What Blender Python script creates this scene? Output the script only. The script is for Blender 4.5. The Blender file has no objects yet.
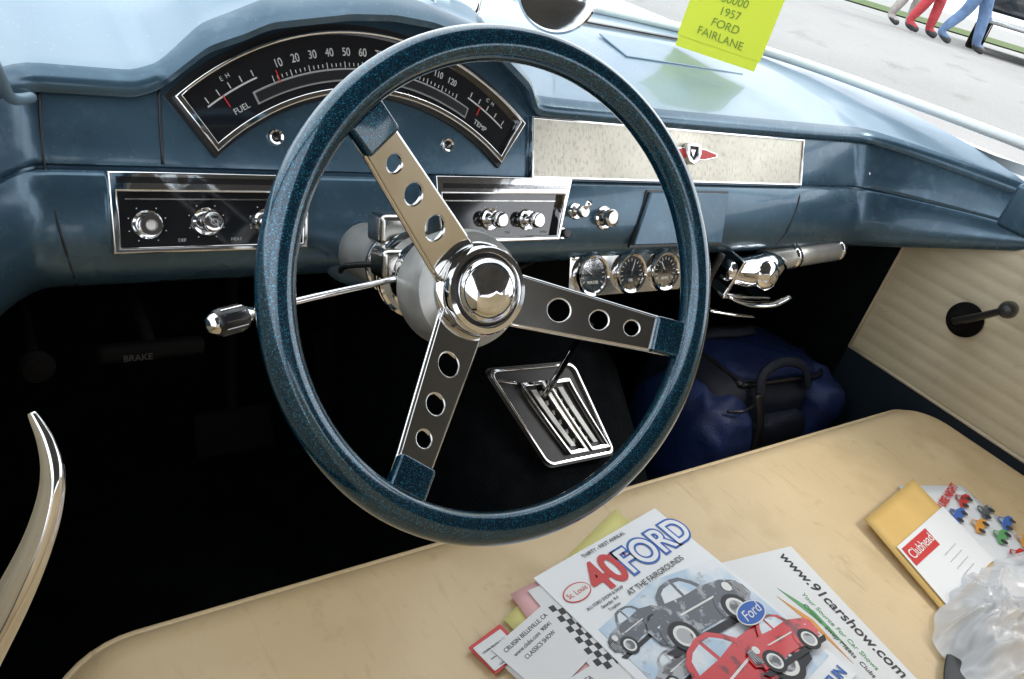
import bpy, math, random
import numpy as np
from mathutils import Vector, Matrix, noise
random.seed(4)
scene=bpy.context.scene
COL=scene.collection
# ---------------------------------------------------------------- materials
def mat(name,color,rough=.5,metal=0.,spec=.5,coat=0.,bump=None,var=None,rvar=0.):
    m=bpy.data.materials.new(name); m.use_nodes=True
    nt=m.node_tree; b=nt.nodes["Principled BSDF"]
    b.inputs["Base Color"].default_value=(*color,1); b.inputs["Roughness"].default_value=rough
    b.inputs["Metallic"].default_value=metal; b.inputs["Specular IOR Level"].default_value=spec
    b.inputs["Coat Weight"].default_value=coat; b.inputs["Coat Roughness"].default_value=.06
    tc=nt.nodes.new("ShaderNodeTexCoord")
    def nz(scale,detail=3,stretch=None):
        n=nt.nodes.new("ShaderNodeTexNoise"); n.inputs["Scale"].default_value=scale; n.inputs["Detail"].default_value=detail
        if stretch:
            mp=nt.nodes.new("ShaderNodeMapping"); mp.inputs["Scale"].default_value=stretch
            nt.links.new(tc.outputs["Object"],mp.inputs[0]); nt.links.new(mp.outputs[0],n.inputs["Vector"])
        else: nt.links.new(tc.outputs["Object"],n.inputs["Vector"])
        return n
    cur=None
    if var:
        layers=var if isinstance(var,list) else [var]
        for L in layers:
            n=nz(L[0],4,L[4] if len(L)>4 else None); mr=nt.nodes.new("ShaderNodeMapRange")
            mr.inputs[1].default_value=L[2]; mr.inputs[2].default_value=L[3]
            nt.links.new(n.outputs[0],mr.inputs[0])
            mx=nt.nodes.new("ShaderNodeMix"); mx.data_type='RGBA'
            if cur: nt.links.new(cur,mx.inputs[6])
            else: mx.inputs[6].default_value=(*color,1)
            mx.inputs[7].default_value=(*L[1],1)
            nt.links.new(mr.outputs[0],mx.inputs[0]); cur=mx.outputs[2]
        nt.links.new(cur,b.inputs["Base Color"])
    if rvar:
        n=nz(9,4); mr=nt.nodes.new("ShaderNodeMapRange"); mr.inputs[1].default_value=.3; mr.inputs[2].default_value=.7
        mr.inputs[3].default_value=max(rough-rvar,.02); mr.inputs[4].default_value=rough+rvar
        nt.links.new(n.outputs[0],mr.inputs[0]); nt.links.new(mr.outputs[0],b.inputs["Roughness"])
    if bump:
        layers=bump if isinstance(bump,list) else [bump]
        prev=None
        for L in layers:
            n=nz(L[0],2,L[2] if len(L)>2 else None); bp=nt.nodes.new("ShaderNodeBump")
            bp.inputs["Strength"].default_value=1.0; bp.inputs["Distance"].default_value=L[1]
            nt.links.new(n.outputs[0],bp.inputs["Height"])
            if prev: nt.links.new(prev,bp.inputs["Normal"])
            prev=bp.outputs[0]
        nt.links.new(prev,b.inputs["Normal"])
    return m
M={}
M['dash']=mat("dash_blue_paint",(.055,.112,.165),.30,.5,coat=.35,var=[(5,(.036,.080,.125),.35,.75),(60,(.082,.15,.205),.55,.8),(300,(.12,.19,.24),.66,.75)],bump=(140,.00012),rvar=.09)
M['dashtop']=mat("dash_paint_sky_lit",(.20,.29,.37),.34,.3,coat=.5,var=[(4,(.15,.23,.31),.35,.7),(300,(.3,.38,.42),.66,.75)],bump=(120,.00012),rvar=.1)  # light blue paint, with the brightness of reflected sky put into its colour
M['navy']=mat("recess_blue_paint",(.03,.065,.10),.42,.3,coat=.2,var=(7,(.02,.045,.075),.4,.7),rvar=.08)
M['sill']=mat("dark_blue_sill",(.006,.013,.022),.6,0,spec=.3)
M['chrome']=mat("chrome",(.76,.76,.77),.06,1.,bump=(30,.0002))
M['chromeold']=mat("aged_chrome",(.62,.61,.58),.2,1.,var=(40,(.3,.28,.25),.5,.8),bump=(60,.0003))
M['steel']=mat("polished_steel",(.62,.615,.60),.11,1.,bump=[(25,.0003),(9,.0014)],rvar=.06)
M['alu']=mat("brushed_aluminium",(.58,.55,.47),.40,.85,var=[(7,(.44,.42,.36),.35,.7),(300,(.36,.34,.29),.5,.72,(1,1,.08)),(60,(.32,.29,.24),.62,.8)],bump=(500,.0002),rvar=.08)
M['black']=mat("black_plastic",(.012,.012,.014),.3,0)
M['gloss']=mat("black_gloss_face",(.008,.009,.012),.08,0,coat=1.)
M['carpet']=mat("black_carpet",(.003,.004,.005),.95,0,spec=.08,bump=(300,.003),var=(30,(.006,.008,.010),.4,.7))
M['rubber']=mat("black_rubber",(.004,.004,.004),.8,0,spec=.1)
M['white']=mat("white_print",(.78,.78,.76),.6)
M['dial']=mat("grey_dial_print",(.44,.45,.44),.6)  # print toned down to an even mid grey
M['grey']=mat("grey_scale_print",(.26,.27,.27),.5)
M['dim']=mat("shade_dimmed_lettering",(.035,.035,.035),.6)  # lettering colour darkened to stand in for the footwell shade
M['red']=mat("red_print",(.55,.02,.02),.4)
M['blueprint']=mat("blue_print",(.03,.12,.45),.5)
M['ink']=mat("black_ink",(.02,.02,.025),.5)
M['pinkp']=mat("pink_paper",(.75,.42,.42),.6)
M['yelp']=mat("yellow_paper",(.72,.66,.25),.6)
M['noteg']=mat("yellow_green_card",(.66,.76,.05),.6)
M['notei']=mat("green_marker",(.16,.26,.03),.6)
M['paper']=mat("white_paper",(.72,.73,.74),.55,bump=(15,.003))
M['glossp']=mat("glossy_paper",(.74,.76,.78),.3,coat=.3,bump=(8,.003))
M['manila']=mat("manila_envelope",(.66,.43,.13),.6,bump=(20,.003),var=(10,(.56,.35,.10),.4,.7))
M['bodyw']=mat("car_body_paint",(.62,.68,.72),.25,.1,coat=.6)
M['liner']=mat("headliner",(.13,.125,.115),.9,var=(3,(.09,.085,.08),.4,.7))
M['gauge']=mat("gauge_face",(.015,.015,.017),.3,coat=.6)
M['can']=mat("hub_can_grey",(.50,.50,.48),.34,.5,var=(30,(.34,.34,.33),.4,.7))
def flake():
    m=mat("metalflake_blue_rim",(.01,.07,.11),.2,.5,coat=1.)
    nt=m.node_tree;b=nt.nodes["Principled BSDF"];tc=nt.nodes.new("ShaderNodeTexCoord")
    v=nt.nodes.new("ShaderNodeTexVoronoi");v.inputs["Scale"].default_value=1900
    nt.links.new(tc.outputs["Object"],v.inputs["Vector"])
    s=nt.nodes.new("ShaderNodeSeparateColor");nt.links.new(v.outputs["Color"],s.inputs[0])
    cr=nt.nodes.new("ShaderNodeValToRGB");e=cr.color_ramp.elements
    e[0].position=0;e[0].color=(.002,.014,.030,1);e[1].position=1;e[1].color=(.025,.26,.40,1)
    a=e.new(.55);a.color=(.003,.028,.055,1);a=e.new(.88);a.color=(.006,.070,.12,1)
    nt.links.new(s.outputs[0],cr.inputs[0]);nt.links.new(cr.outputs[0],b.inputs["Base Color"])
    return m
M['flake']=flake()
M['seat']=mat("cream_vinyl",(.66,.51,.305),.40,0,spec=.5,var=[(2.5,(.58,.43,.24),.4,.65),(9,(.45,.32,.165),.54,.86),(38,(.40,.28,.145),.63,.92),(120,(.48,.36,.20),.6,.85,(1,.15,1))],bump=[(3.2,.016),(22,.0014),(350,.0003)],rvar=.09)
M['doorv']=mat("door_cream_vinyl",(.58,.51,.37),.45,0,var=[(5,(.50,.43,.30),.4,.7),(30,(.42,.35,.24),.62,.9)],bump=[(200,.0005),(6,.006)])
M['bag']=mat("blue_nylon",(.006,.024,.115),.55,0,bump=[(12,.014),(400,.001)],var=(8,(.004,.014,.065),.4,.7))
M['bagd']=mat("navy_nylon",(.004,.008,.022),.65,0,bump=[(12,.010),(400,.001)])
M['asphalt']=mat("asphalt",(.28,.275,.27),.9,0,var=[(.6,(.24,.235,.23),.4,.7),(1.8,(.20,.195,.19),.58,.7),(60,(.34,.335,.32),.5,.8)],bump=(80,.004))
M['grass']=mat("grass",(.07,.12,.03),.95,0,var=(3,(.10,.13,.04),.4,.7),bump=(30,.03))

# ---------------------------------------------------------------- helpers
def empty(name):
    e=bpy.data.objects.new(name,None); COL.objects.link(e); e.empty_display_size=.1; return e
def add(name,verts,faces,m,parent=None,smooth=False,mats=None,fm=None):
    me=bpy.data.meshes.new(name); me.from_pydata([tuple(map(float,v)) for v in verts],[],faces)
    for mm in (mats or [m]): me.materials.append(mm)
    if fm is not None:
        for p,i in zip(me.polygons,fm): p.material_index=i
    me.validate(); me.update()
    if smooth:
        for p in me.polygons: p.use_smooth=True
    o=bpy.data.objects.new(name,me); COL.objects.link(o)
    if parent: o.parent=parent
    return o
def bev(o,w,seg=3,angle=35):
    md=o.modifiers.new("bevel",'BEVEL'); md.width=w; md.segments=seg; md.limit_method='ANGLE'; md.angle_limit=math.radians(angle)
    for p in o.data.polygons: p.use_smooth=True
    o.modifiers.new("wn",'WEIGHTED_NORMAL')
    return o
def V(*a): return Vector([float(q) for q in a])
def frame(o,x,y=None,z=None):
    x=Vector(x).normalized(); y=Vector(y); y=(y-x*y.dot(x)).normalized(); z=x.cross(y)
    m=Matrix((x,y,z)).transposed().to_4x4(); m.translation=Vector(o); return m
def box(name,mtx,sx,sy,sz,m,parent=None,b=.0,seg=3,cz=0):
    vs=[mtx@V(x*sx/2,y*sy/2,z*sz/2+cz) for x in(-1,1) for y in(-1,1) for z in(-1,1)]
    fs=[(0,1,3,2),(4,6,7,5),(0,4,5,1),(2,3,7,6),(0,2,6,4),(1,5,7,3)]
    o=add(name,vs,fs,m,parent)
    if b: bev(o,b,seg)
    return o
def wbox(name,x0,x1,y0,y1,z0,z1,m,parent=None,b=0.):
    return box(name,Matrix.Translation(((x0+x1)/2,(y0+y1)/2,(z0+z1)/2)),x1-x0,y1-y0,z1-z0,m,parent,b)
def smoothpath(pts,n=8):
    P=[Vector(p) for p in pts]; out=[]
    for i in range(len(P)-1):
        p0=P[max(i-1,0)];p1=P[i];p2=P[i+1];p3=P[min(i+2,len(P)-1)]
        for k in range(n):
            t=k/n; out.append(.5*((2*p1)+(p2-p0)*t+(2*p0-5*p1+4*p2-p3)*t*t+(3*p1-p0-3*p2+p3)*t**3))
    out.append(P[-1]); return out
def tube(name,pts,rad,m,parent=None,seg=16,closed=False,smooth=8,flat=1.,up=None):
    if smooth and not closed:
        n0=len(pts); P=smoothpath(pts,smooth)
        if not isinstance(rad,(int,float)):
            rad=list(np.interp(np.linspace(0,n0-1,len(P)),range(n0),rad))
    else: P=[Vector(p) for p in pts]
    n=len(P)
    if isinstance(rad,(int,float)): rad=[rad]*n
    rad=[float(q) for q in rad]
    vs=[];fs=[]
    prev=None
    for i in range(n):
        if closed: t=(P[(i+1)%n]-P[i-1]).normalized()
        else: t=(P[min(i+1,n-1)]-P[max(i-1,0)]).normalized()
        if up is not None: a=Vector(up)
        else: a=prev if prev else (V(0,0,1) if abs(t.z)<.9 else V(1,0,0))
        a=(a-t*a.dot(t)).normalized(); b_=t.cross(a); prev=a
        for k in range(seg):
            th=2*math.pi*k/seg; vs.append(P[i]+rad[i]*(math.cos(th)*a*flat+math.sin(th)*b_))
    for i in range(n if closed else n-1):
        j=(i+1)%n
        for k in range(seg):
            k2=(k+1)%seg; fs.append((i*seg+k,i*seg+k2,j*seg+k2,j*seg+k))
    if not closed:
        fs.append(tuple(range(seg))[::-1]); fs.append(tuple((n-1)*seg+k for k in range(seg)))
    return add(name,vs,fs,m,parent,smooth=True)
def revolve(name,prof,mtx,m,parent=None,seg=40,sm=True):
    vs=[];fs=[]
    for r,h in prof:
        for k in range(seg):
            a=2*math.pi*k/seg; vs.append(mtx@V(r*math.cos(a),r*math.sin(a),h))
    n=len(prof)
    for i in range(n-1):
        for k in range(seg):
            k2=(k+1)%seg; fs.append((i*seg+k,i*seg+k2,(i+1)*seg+k2,(i+1)*seg+k))
    if prof[-1][0]>1e-5: fs.append(tuple((n-1)*seg+k for k in range(seg)))
    o=add(name,vs,fs,m,parent,smooth=sm)
    if sm:
        md=o.modifiers.new("es",'EDGE_SPLIT'); md.split_angle=math.radians(38)
    return o
def axis_m(o,z,hint=(1,0,0.01)):
    z=Vector(z).normalized(); x=Vector(hint); x=(x-z*x.dot(z)).normalized(); y=z.cross(x)
    m=Matrix((x,y,z)).transposed().to_4x4(); m.translation=Vector(o); return m
def shape(name,outline,holes,th,mtx,m,parent=None,bevel=0.,warp=None):
    cu=bpy.data.curves.new(name,'CURVE'); cu.dimensions='2D'; cu.fill_mode='BOTH'; cu.extrude=th/2; cu.bevel_depth=bevel; cu.bevel_resolution=2
    if bevel: cu.offset=-bevel
    for pl in [outline]+list(holes):
        s=cu.splines.new('POLY'); s.points.add(len(pl)-1)
        for p,q in zip(s.points,pl): p.co=(float(q[0]),float(q[1]),0,1)
        s.use_cyclic_u=True
    o=bpy.data.objects.new(name+"_c",cu); COL.objects.link(o)
    bpy.context.view_layer.update()
    me=bpy.data.meshes.new_from_object(o.evaluated_get(bpy.context.evaluated_depsgraph_get()))
    bpy.data.objects.remove(o)
    me.name=name
    if warp:
        for v in me.vertices: v.co=warp(v.co)
    else: me.transform(mtx)
    me.materials.clear(); me.materials.append(m)
    ob=bpy.data.objects.new(name,me); COL.objects.link(ob)
    if parent: ob.parent=parent
    return ob
def text(s,mtx,size,m,parent,name="lettering",ax='CENTER',ext=.0003,shear=0.,bold=0.):
    cu=bpy.data.curves.new(name,'FONT'); cu.body=s; cu.size=size; cu.align_x=ax; cu.align_y='CENTER'; cu.extrude=ext; cu.shear=shear; cu.offset=bold
    o=bpy.data.objects.new(name+"_c",cu); COL.objects.link(o); bpy.context.view_layer.update()
    me=bpy.data.meshes.new_from_object(o.evaluated_get(bpy.context.evaluated_depsgraph_get()))
    bpy.data.objects.remove(o); me.name=name; me.transform(mtx); me.materials.clear(); me.materials.append(m)
    ob=bpy.data.objects.new(name,me); COL.objects.link(ob); ob.parent=parent; return ob
def circ(cx,cy,r,n=32,ry=None): return [(cx+r*math.cos(2*math.pi*k/n),cy+(ry or r)*math.sin(2*math.pi*k/n)) for k in range(n)]
def rrect(x0,x1,y0,y1,r,n=6):
    out=[]
    for cx,cy,a0 in ((x1-r,y0+r,-90),(x1-r,y1-r,0),(x0+r,y1-r,90),(x0+r,y0+r,180)):
        for k in range(n+1):
            a=math.radians(a0+90*k/n); out.append((cx+r*math.cos(a),cy+r*math.sin(a)))
    return out
# dash face plane: y = .76 + .46 (z+.239)
LN=Vector((0,-1,.46)).normalized(); LU=Vector((0,.46,1)).normalized()
def L(x,z,off=0.): return V(x,.76+.46*(z+.239),z)+LN*float(off)
def DM(x,z,off=0.): return frame(L(x,z,off),(1,0,0),LU)
def dwarp(off,cx=0,cz=0):
    return lambda co: Vector(L(co[0]+cx,co[1]+cz,off+co[2]))

# ================================================================= DASHBOARD
dash=empty("dashboard")
Hx=[-.03,.17,.193,.231,.289,.372,.42,.466,.545,.603,.622,.65,.9,1.5]
Hz=[-.247,-.244,-.236,-.200,-.173,-.156,-.151,-.152,-.167,-.202,-.230,-.231,-.231,-.226]
xs=np.unique(np.concatenate([np.linspace(-.02,.15,18),np.linspace(.15,.68,110),np.linspace(.68,1.30,30),np.linspace(1.30,1.50,26)]))
Hr=np.interp(np.linspace(-.05,1.55,801),Hx,Hz)
ker=np.hanning(13);ker/=ker.sum();Hr=np.convolve(np.pad(Hr,6,mode='edge'),ker,'valid')
def H(x): return float(np.interp(x,np.linspace(-.05,1.55,801),Hr))
def shift(x):
    s=max(0,(x-1.34)/.15); s2=max(0,(.094-x)/.10)
    return -.22*min(s,1.1)**2-.16*min(s2,1.1)**1.5
def zraise(x):
    s=max(0,(x-1.34)/.15); return .10*min(s,1.1)**2
vs=[];fs=[];nr=0
def sst(a,b,t):
    t=min(1,max(0,(t-a)/(b-a))); return t*t*(3-2*t)
for x in xs:
    x=float(x)
    h=H(x); k=min(1,max(0,(h+.235)/.05)); ly=.76+.46*(h+.239)
    col=[]
    sh=shift(x); zr=zraise(x)
    ys=[1.24,1.16,1.08,1.02,.97,.92,.88,.85,.825]
    for y in ys:
        b=float(np.interp(y,[.78,.85,.95,1.05,1.25],[-.209,-.190,-.172,-.162,-.157]))
        z=b+(h+.024+.207)*(1-sst(.80,1.06,y))*1.0
        col.append((x,y+sh*(1.24-y)/.46,z))
    col+= [(x,ly+.022+sh,h+.0225),(x,ly+.008-.006*k+sh,h+.019),(x,ly-.004-.018*k+sh,h+.013),(x,ly-.008-.022*k+sh,h+.006),(x,ly-.006-.022*k+sh,h-.001),(x,ly+sh,h-.002)]
    for t in (.1,.4,.7,.94):
        z=h+(-.299-h)*t; p=L(x,z); col.append((x,p.y+sh,p.z+zr*.3*t))
    for z,o in ((-.3005,-.001),(-.302,-.005),(-.304,-.005),(-.3055,.003),(-.310,.006),(-.33,.008),(-.355,.008),(-.374,.005),(-.388,-.003),(-.396,-.014),(-.399,-.03),(-.399,-.09)):
        p=L(x,z,o); f_=min(1,(-.30-z)/.09); col.append((x,p.y+sh,p.z+zr*(.3+.7*f_)))
    vs+=col; nr=len(col)
for i in range(len(xs)-1):
    for j in range(nr-1):
        fs.append((i*nr+j,i*nr+j+1,(i+1)*nr+j+1,(i+1)*nr+j))
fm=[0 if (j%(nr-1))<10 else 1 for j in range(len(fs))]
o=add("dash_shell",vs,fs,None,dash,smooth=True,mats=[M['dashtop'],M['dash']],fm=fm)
o.modifiers.new("es",'EDGE_SPLIT').split_angle=math.radians(50)
def seam(name,pts,w=.0016,m='black',off=.0005):
    tube(name,[L(x,z,off+o) for x,z,o in pts],w,M[m],dash,seg=6,smooth=3)
seam("seam_outer",[(.097,-.247,.002),(.096,-.275,0),(.096,-.300,0),(.100,-.34,.007),(.106,-.37,.005),(.112,-.39,-.006)],.0012)
seam("seam_inner",[(.192,-.238,.001),(.191,-.27,0),(.191,-.299,0)],.0014)
seam("seam_arch_end",[(.619,-.24,0),(.618,-.299,0)],.0014)
seam("seam_right",[(1.185,-.234,.001),(1.184,-.300,0),(1.178,-.32,.007),(1.165,-.345,.0075),(1.150,-.37,.006),(1.138,-.39,-.006)],.0014)
cx,cz=.403,-.484
def sector(r0,r1,a0,a1,n=40):
    o=[(cx+r1*math.sin(math.radians(a)),cz+r1*math.cos(math.radians(a))) for a in np.linspace(a0,a1,n)]
    o+=[(cx+r0*math.sin(math.radians(a)),cz+r0*math.cos(math.radians(a))) for a in np.linspace(a1,a0,n)]
    return o
shape("cluster_chrome_bezel",sector(.2565,.3125,-39.9,39.9),[sector(.2620,.3092,-38.8,38.8)],.010,None,M['chrome'],dash,bevel=.0012,warp=dwarp(.006))
shape("cluster_dark_bezel",sector(.253,.318,-40.8,40.8),[sector(.2575,.3115,-39.7,39.7)],.004,None,M['black'],dash,warp=dwarp(.002))
shape("cluster_face",sector(.2570,.3120,-39.6,39.6),[],.003,None,M['gloss'],dash,warp=dwarp(.002))
shape("speedometer_window",sector(.268,.2795,-27,26),[],.0008,None,M['grey'],dash,warp=dwarp(.0046))
shape("speedometer_slot",sector(.2695,.2778,-26.6,25.6),[],.0008,None,M['black'],dash,warp=dwarp(.0056))
def cm(r,a,off=.0048):
    t=math.radians(float(a)); x=cx+r*math.sin(t); z=cz+r*math.cos(t)
    return frame(L(x,z,off),V(math.cos(t),0,0)+LU*(-math.sin(t)),LU)
for i in range(12):
    a=-20+40*i/11
    text(str((i+1)*10),cm(.2935,a)@Matrix.Scale(.8,4,(1,0,0)),.0115 if i<9 else .0100,M['dial'],dash,"speed_numeral")
for i in range(45):
    a=-22+44*i/44
    box("speed_tick",cm(.2825,a),.0008,.0035 if i%4 else .006,.0004,M['dial'],dash)
for a,s in ((-30.5,"FUEL"),(30.5,"TEMP")):
    text(s,cm(.272,a),.008,M['dial'],dash,"gauge_word")
    shape("gauge_scale",sector(.288,.2895,a-5.5,a+5.5,12),[],.0006,None,M['dial'],dash,warp=dwarp(.0046))
    for q in (-5,-2.5,0,2.5,5): box("gauge_tick",cm(.2935,a+q),.0010,.006,.0004,M['dial'],dash)
    text("E  H" if a<0 else "C  H",cm(.301,a),.006,M['dial'],dash,"gauge_letters")
    box("gauge_needle",cm(.284,a-2,.006),.0010,.012,.0006,M['red'],dash)
box("speed_needle",cm(.283,-21,.0065),.0010,.012,.0006,M['red'],dash)
def knob(x,z,r,ln,m='chrome',kind=0,p=None,off=.004):
    p=p or dash
    m0=axis_m(L(x,z,off),LN)
    revolve("knob_escutcheon",[(r*1.35,0),(r*1.35,.002),(r*1.15,.004),(r*.5,.0042)],m0,M['chrome'],p)
    if kind==0:
        revolve("control_knob",[(r*.45,.003),(r*.45,ln*.45),(r*.8,ln*.5),(r,ln*.6),(r,ln*.92),(r*.85,ln),(r*.6,ln*1.01),(0,ln*1.0)],m0,M[m],p)
    elif kind==1:
        revolve("control_knob",[(r*.9,.003),(r,.006),(r*.95,ln),(r*.55,ln),(r*.5,ln*.7),(0,ln*.7)],m0,M[m],p)
for x,z in ((.298,-.272),(.498,-.271)):
    revolve("indicator_ring",[(.0085,0),(.0085,.003),(.007,.005),(.005,.004),(.0045,.002),(0,.002)],axis_m(L(x,z,0),LN),M['chrome'],dash)
    revolve("indicator_lens",[(.0045,.002),(.003,.0045),(0,.005)],axis_m(L(x,z,0),LN),M['gloss'],dash)
def cpanel(nm,pl,inner):
    shape(nm+"_frame",pl,[inner],.016,None,M['chrome'],dash,bevel=.0015,warp=dwarp(.014))
    shape(nm+"_face",[(x,z) for x,z in inner],[],.004,None,M['gloss'],dash,warp=dwarp(.012))
cpanel("left_controls",[(.140,-.306),(.322,-.306),(.318,-.371),(.140,-.371)],[(.1465,-.3215),(.316,-.3215),(.313,-.366),(.1465,-.366)])
cpanel("right_controls",[(.470,-.303),(.669,-.302),(.649,-.371),(.476,-.371)],[(.478,-.3205),(.657,-.320),(.645,-.366),(.482,-.366)])
for x0,x1 in ((.146,.312),(.478,.660)):
    box("panel_slot",DM((x0+x1)/2,-.3125,.0225),x1-x0,.0055,.002,M['black'],dash)
    box("panel_strip",DM((x0+x1)/2-.002,-.3275,.0145),x1-x0-.02,.0012,.001,M['chromeold'],dash)
for x,z,k in ((.171,-.348,1),(.223,-.346,0),(.280,-.347,0),(.549,-.347,0),(.604,-.348,0)):
    knob(x,z,.0095,.016 if k else .024,kind=k,off=.0145)
    for q in (-150,-110,-70,-30,30,70,110,150):
        t=math.radians(q); box("knob_mark",DM(x+.0165*math.sin(t),z+.0150*math.cos(t),.0146),.0009,.0009,.0004,M['white'],dash)
revolve("knob_white_cap",[(.0055,.0),(.004,.003),(0,.003)],axis_m(L(.171,-.348,.0255),LN),M['white'],dash)
for x,s in ((.2,"DEF"),(.250,"HEAT"),(.575,"VOL"),(.63,"TONE")): text(s,DM(x,-.3615,.0146),.0042,M['dial'],dash,"panel_legend")
knob(.687,-.339,.008,.020,'chromeold',0,off=.008)
knob(.738,-.347,.0115,.018,'chromeold',0,off=.008)
knob(.665,-.364,.006,.014,'black',0,off=.006)
tube("switch_bat",[L(.687,-.339,.02),L(.689,-.329,.034)],[.003,.0045],M['chrome'],dash,smooth=0)
shape("trim_border",[(.617,-.2355),(1.183,-.2355),(1.182,-.3025),(.617,-.3025)],[[(.6195,-.238),(1.1805,-.238),(1.1795,-.300),(.6195,-.300)]],.008,None,M['chrome'],dash,bevel=.0006,warp=dwarp(.003))
shape("trim_plate",[(.6195,-.238),(1.1805,-.238),(1.1795,-.300),(.6195,-.300)],[],.006,None,M['alu'],dash,warp=dwarp(.002))
EX,EZ=.905,-.266
shape("emblem_bar",[(EX-.055,EZ+.001),(EX-.03,EZ+.006),(EX+.03,EZ+.006),(EX+.055,EZ+.001),(EX+.055,EZ-.002),(EX+.03,EZ-.006),(EX-.03,EZ-.006),(EX-.055,EZ-.002)],[],.003,None,M['red'],dash,bevel=.0006,warp=dwarp(.008))
shape("emblem_bar_rim",[(EX-.059,EZ+.002),(EX-.03,EZ+.0078),(EX+.03,EZ+.0078),(EX+.059,EZ+.002),(EX+.059,EZ-.003),(EX+.03,EZ-.0078),(EX-.03,EZ-.0078),(EX-.059,EZ-.003)],[],.003,None,M['chrome'],dash,bevel=.0006,warp=dwarp(.0068))
shape("emblem_crest",[(EX-.014,EZ+.013),(EX+.014,EZ+.013),(EX+.016,EZ),(EX+.010,EZ-.010),(EX,EZ-.014),(EX-.010,EZ-.010),(EX-.016,EZ)],[[(EX-.009,EZ+.009),(EX+.009,EZ+.009),(EX+.009,EZ-.002),(EX,EZ-.009),(EX-.009,EZ-.002)]],.006,None,M['chrome'],dash,bevel=.0012,warp=dwarp(.011))
shape("emblem_center",[(EX-.010,EZ+.010),(EX+.010,EZ+.010),(EX+.010,EZ-.003),(EX,EZ-.010),(EX-.010,EZ-.003)],[],.002,None,M['ink'],dash,warp=dwarp(.0105))
shape("emblem_lion",[(EX-.005,EZ+.005),(EX+.005,EZ+.005),(EX,EZ-.004)],[],.002,None,M['chrome'],dash,warp=dwarp(.0120))
shape("ashtray_gap",[(.818,-.313),(.992,-.313),(.980,-.385),(.786,-.384)],[],.004,None,M['black'],dash,warp=dwarp(.007))
shape("ashtray_door",[(.8215,-.3155),(.9885,-.3155),(.977,-.3825),(.7905,-.381)],[],.006,None,M['dash'],dash,bevel=.0015,warp=dwarp(.0092))
box("latch_plate",DM(1.385,-.272,.004),.014,.030,.006,M['chromeold'],dash,b=.0015)
revolve("latch_hole",[(.004,.0),(.004,.0015),(0,.0015)],axis_m(L(1.385,-.266,.0075),LN),M['black'],dash)
box("latch_lip",DM(1.385,-.281,.010),.016,.006,.008,M['chrome'],dash,b=.0015)
colB=Vector((.390,.70,-.376)); cd=(colB-Vector((.3604,.457,-.286))).normalized()
revolve("column_opening",[(.050,-.03),(.052,-.012),(.046,-.006),(.036,-.004)],axis_m(L(.390,-.366,.004),-cd),M['navy'],dash)
box("defroster_lid",frame((1.03,.948,-.1712),(1,.0,.0),(0,1,.17)),.28,.075,.0030,M['dashtop'],dash,b=.0012)
box("defroster_slot",frame((1.03,1.045,-.1605),(1,.0,.0),(0,1,.05)),.34,.010,.003,M['black'],dash)
wbox("heater_box",.55,.95,.86,1.1,-.56,-.40,M['rubber'],dash,.02)
tube("wiring",[(.12,.80,-.41),(.2,.78,-.44),(.3,.80,-.45),(.42,.79,-.43),(.5,.8,-.42)],.006,M['black'],dash,seg=8)
tube("wiring",[(.5,.80,-.42),(.6,.76,-.455),(.68,.76,-.44),(.8,.80,-.42)],.004,M['black'],dash,seg=8)
tube("left_edge_moulding",[(.052,.66,-.180),(.060,.665,-.205),(.070,.690,-.232),(.088,.728,-.2435)],.0045,M['dashtop'],dash,seg=10)

pb=empty("parking_brake_handle")
tube("rod",[(.18,.70,-.478),(.18,.85,-.46)],.006,M['rubber'],pb,smooth=0)
box("grip",frame((.18,.70,-.48),(1,0,0),(0,.3,1)),.10,.018,.018,M['rubber'],pb,b=.006)
text("BRAKE",frame((.165,.6895,-.4815),(1,0,0),(0,.3,1)),.009,M['dim'],pb)
vk=empty("vent_pull_knob")
revolve("knob",[(.006,0),(.006,.015),(.013,.018),(.015,.026),(.012,.032),(0,.033)],axis_m((.078,.70,-.475),(0,-1,.2)),M['rubber'],vk)
tube("rod",[(.078,.70,-.475),(.078,.86,-.44)],.005,M['rubber'],vk,smooth=0)
for nm,x,w,y in (("brake_pedal",.36,.12,.93),("accelerator_pedal",.55,.06,1.0)):
    e=empty(nm); box("pad",frame((x,y,-.80),(1,0,0),(0,.5,.86)),w,.07 if w>.1 else .2,.015,M['rubber'],e,b=.006)
    tube("arm",[(x,y+.01,-.80),(x,y+.05,-.7),(x,y+.08,-.5)],.01,M['rubber'],e)

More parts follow.
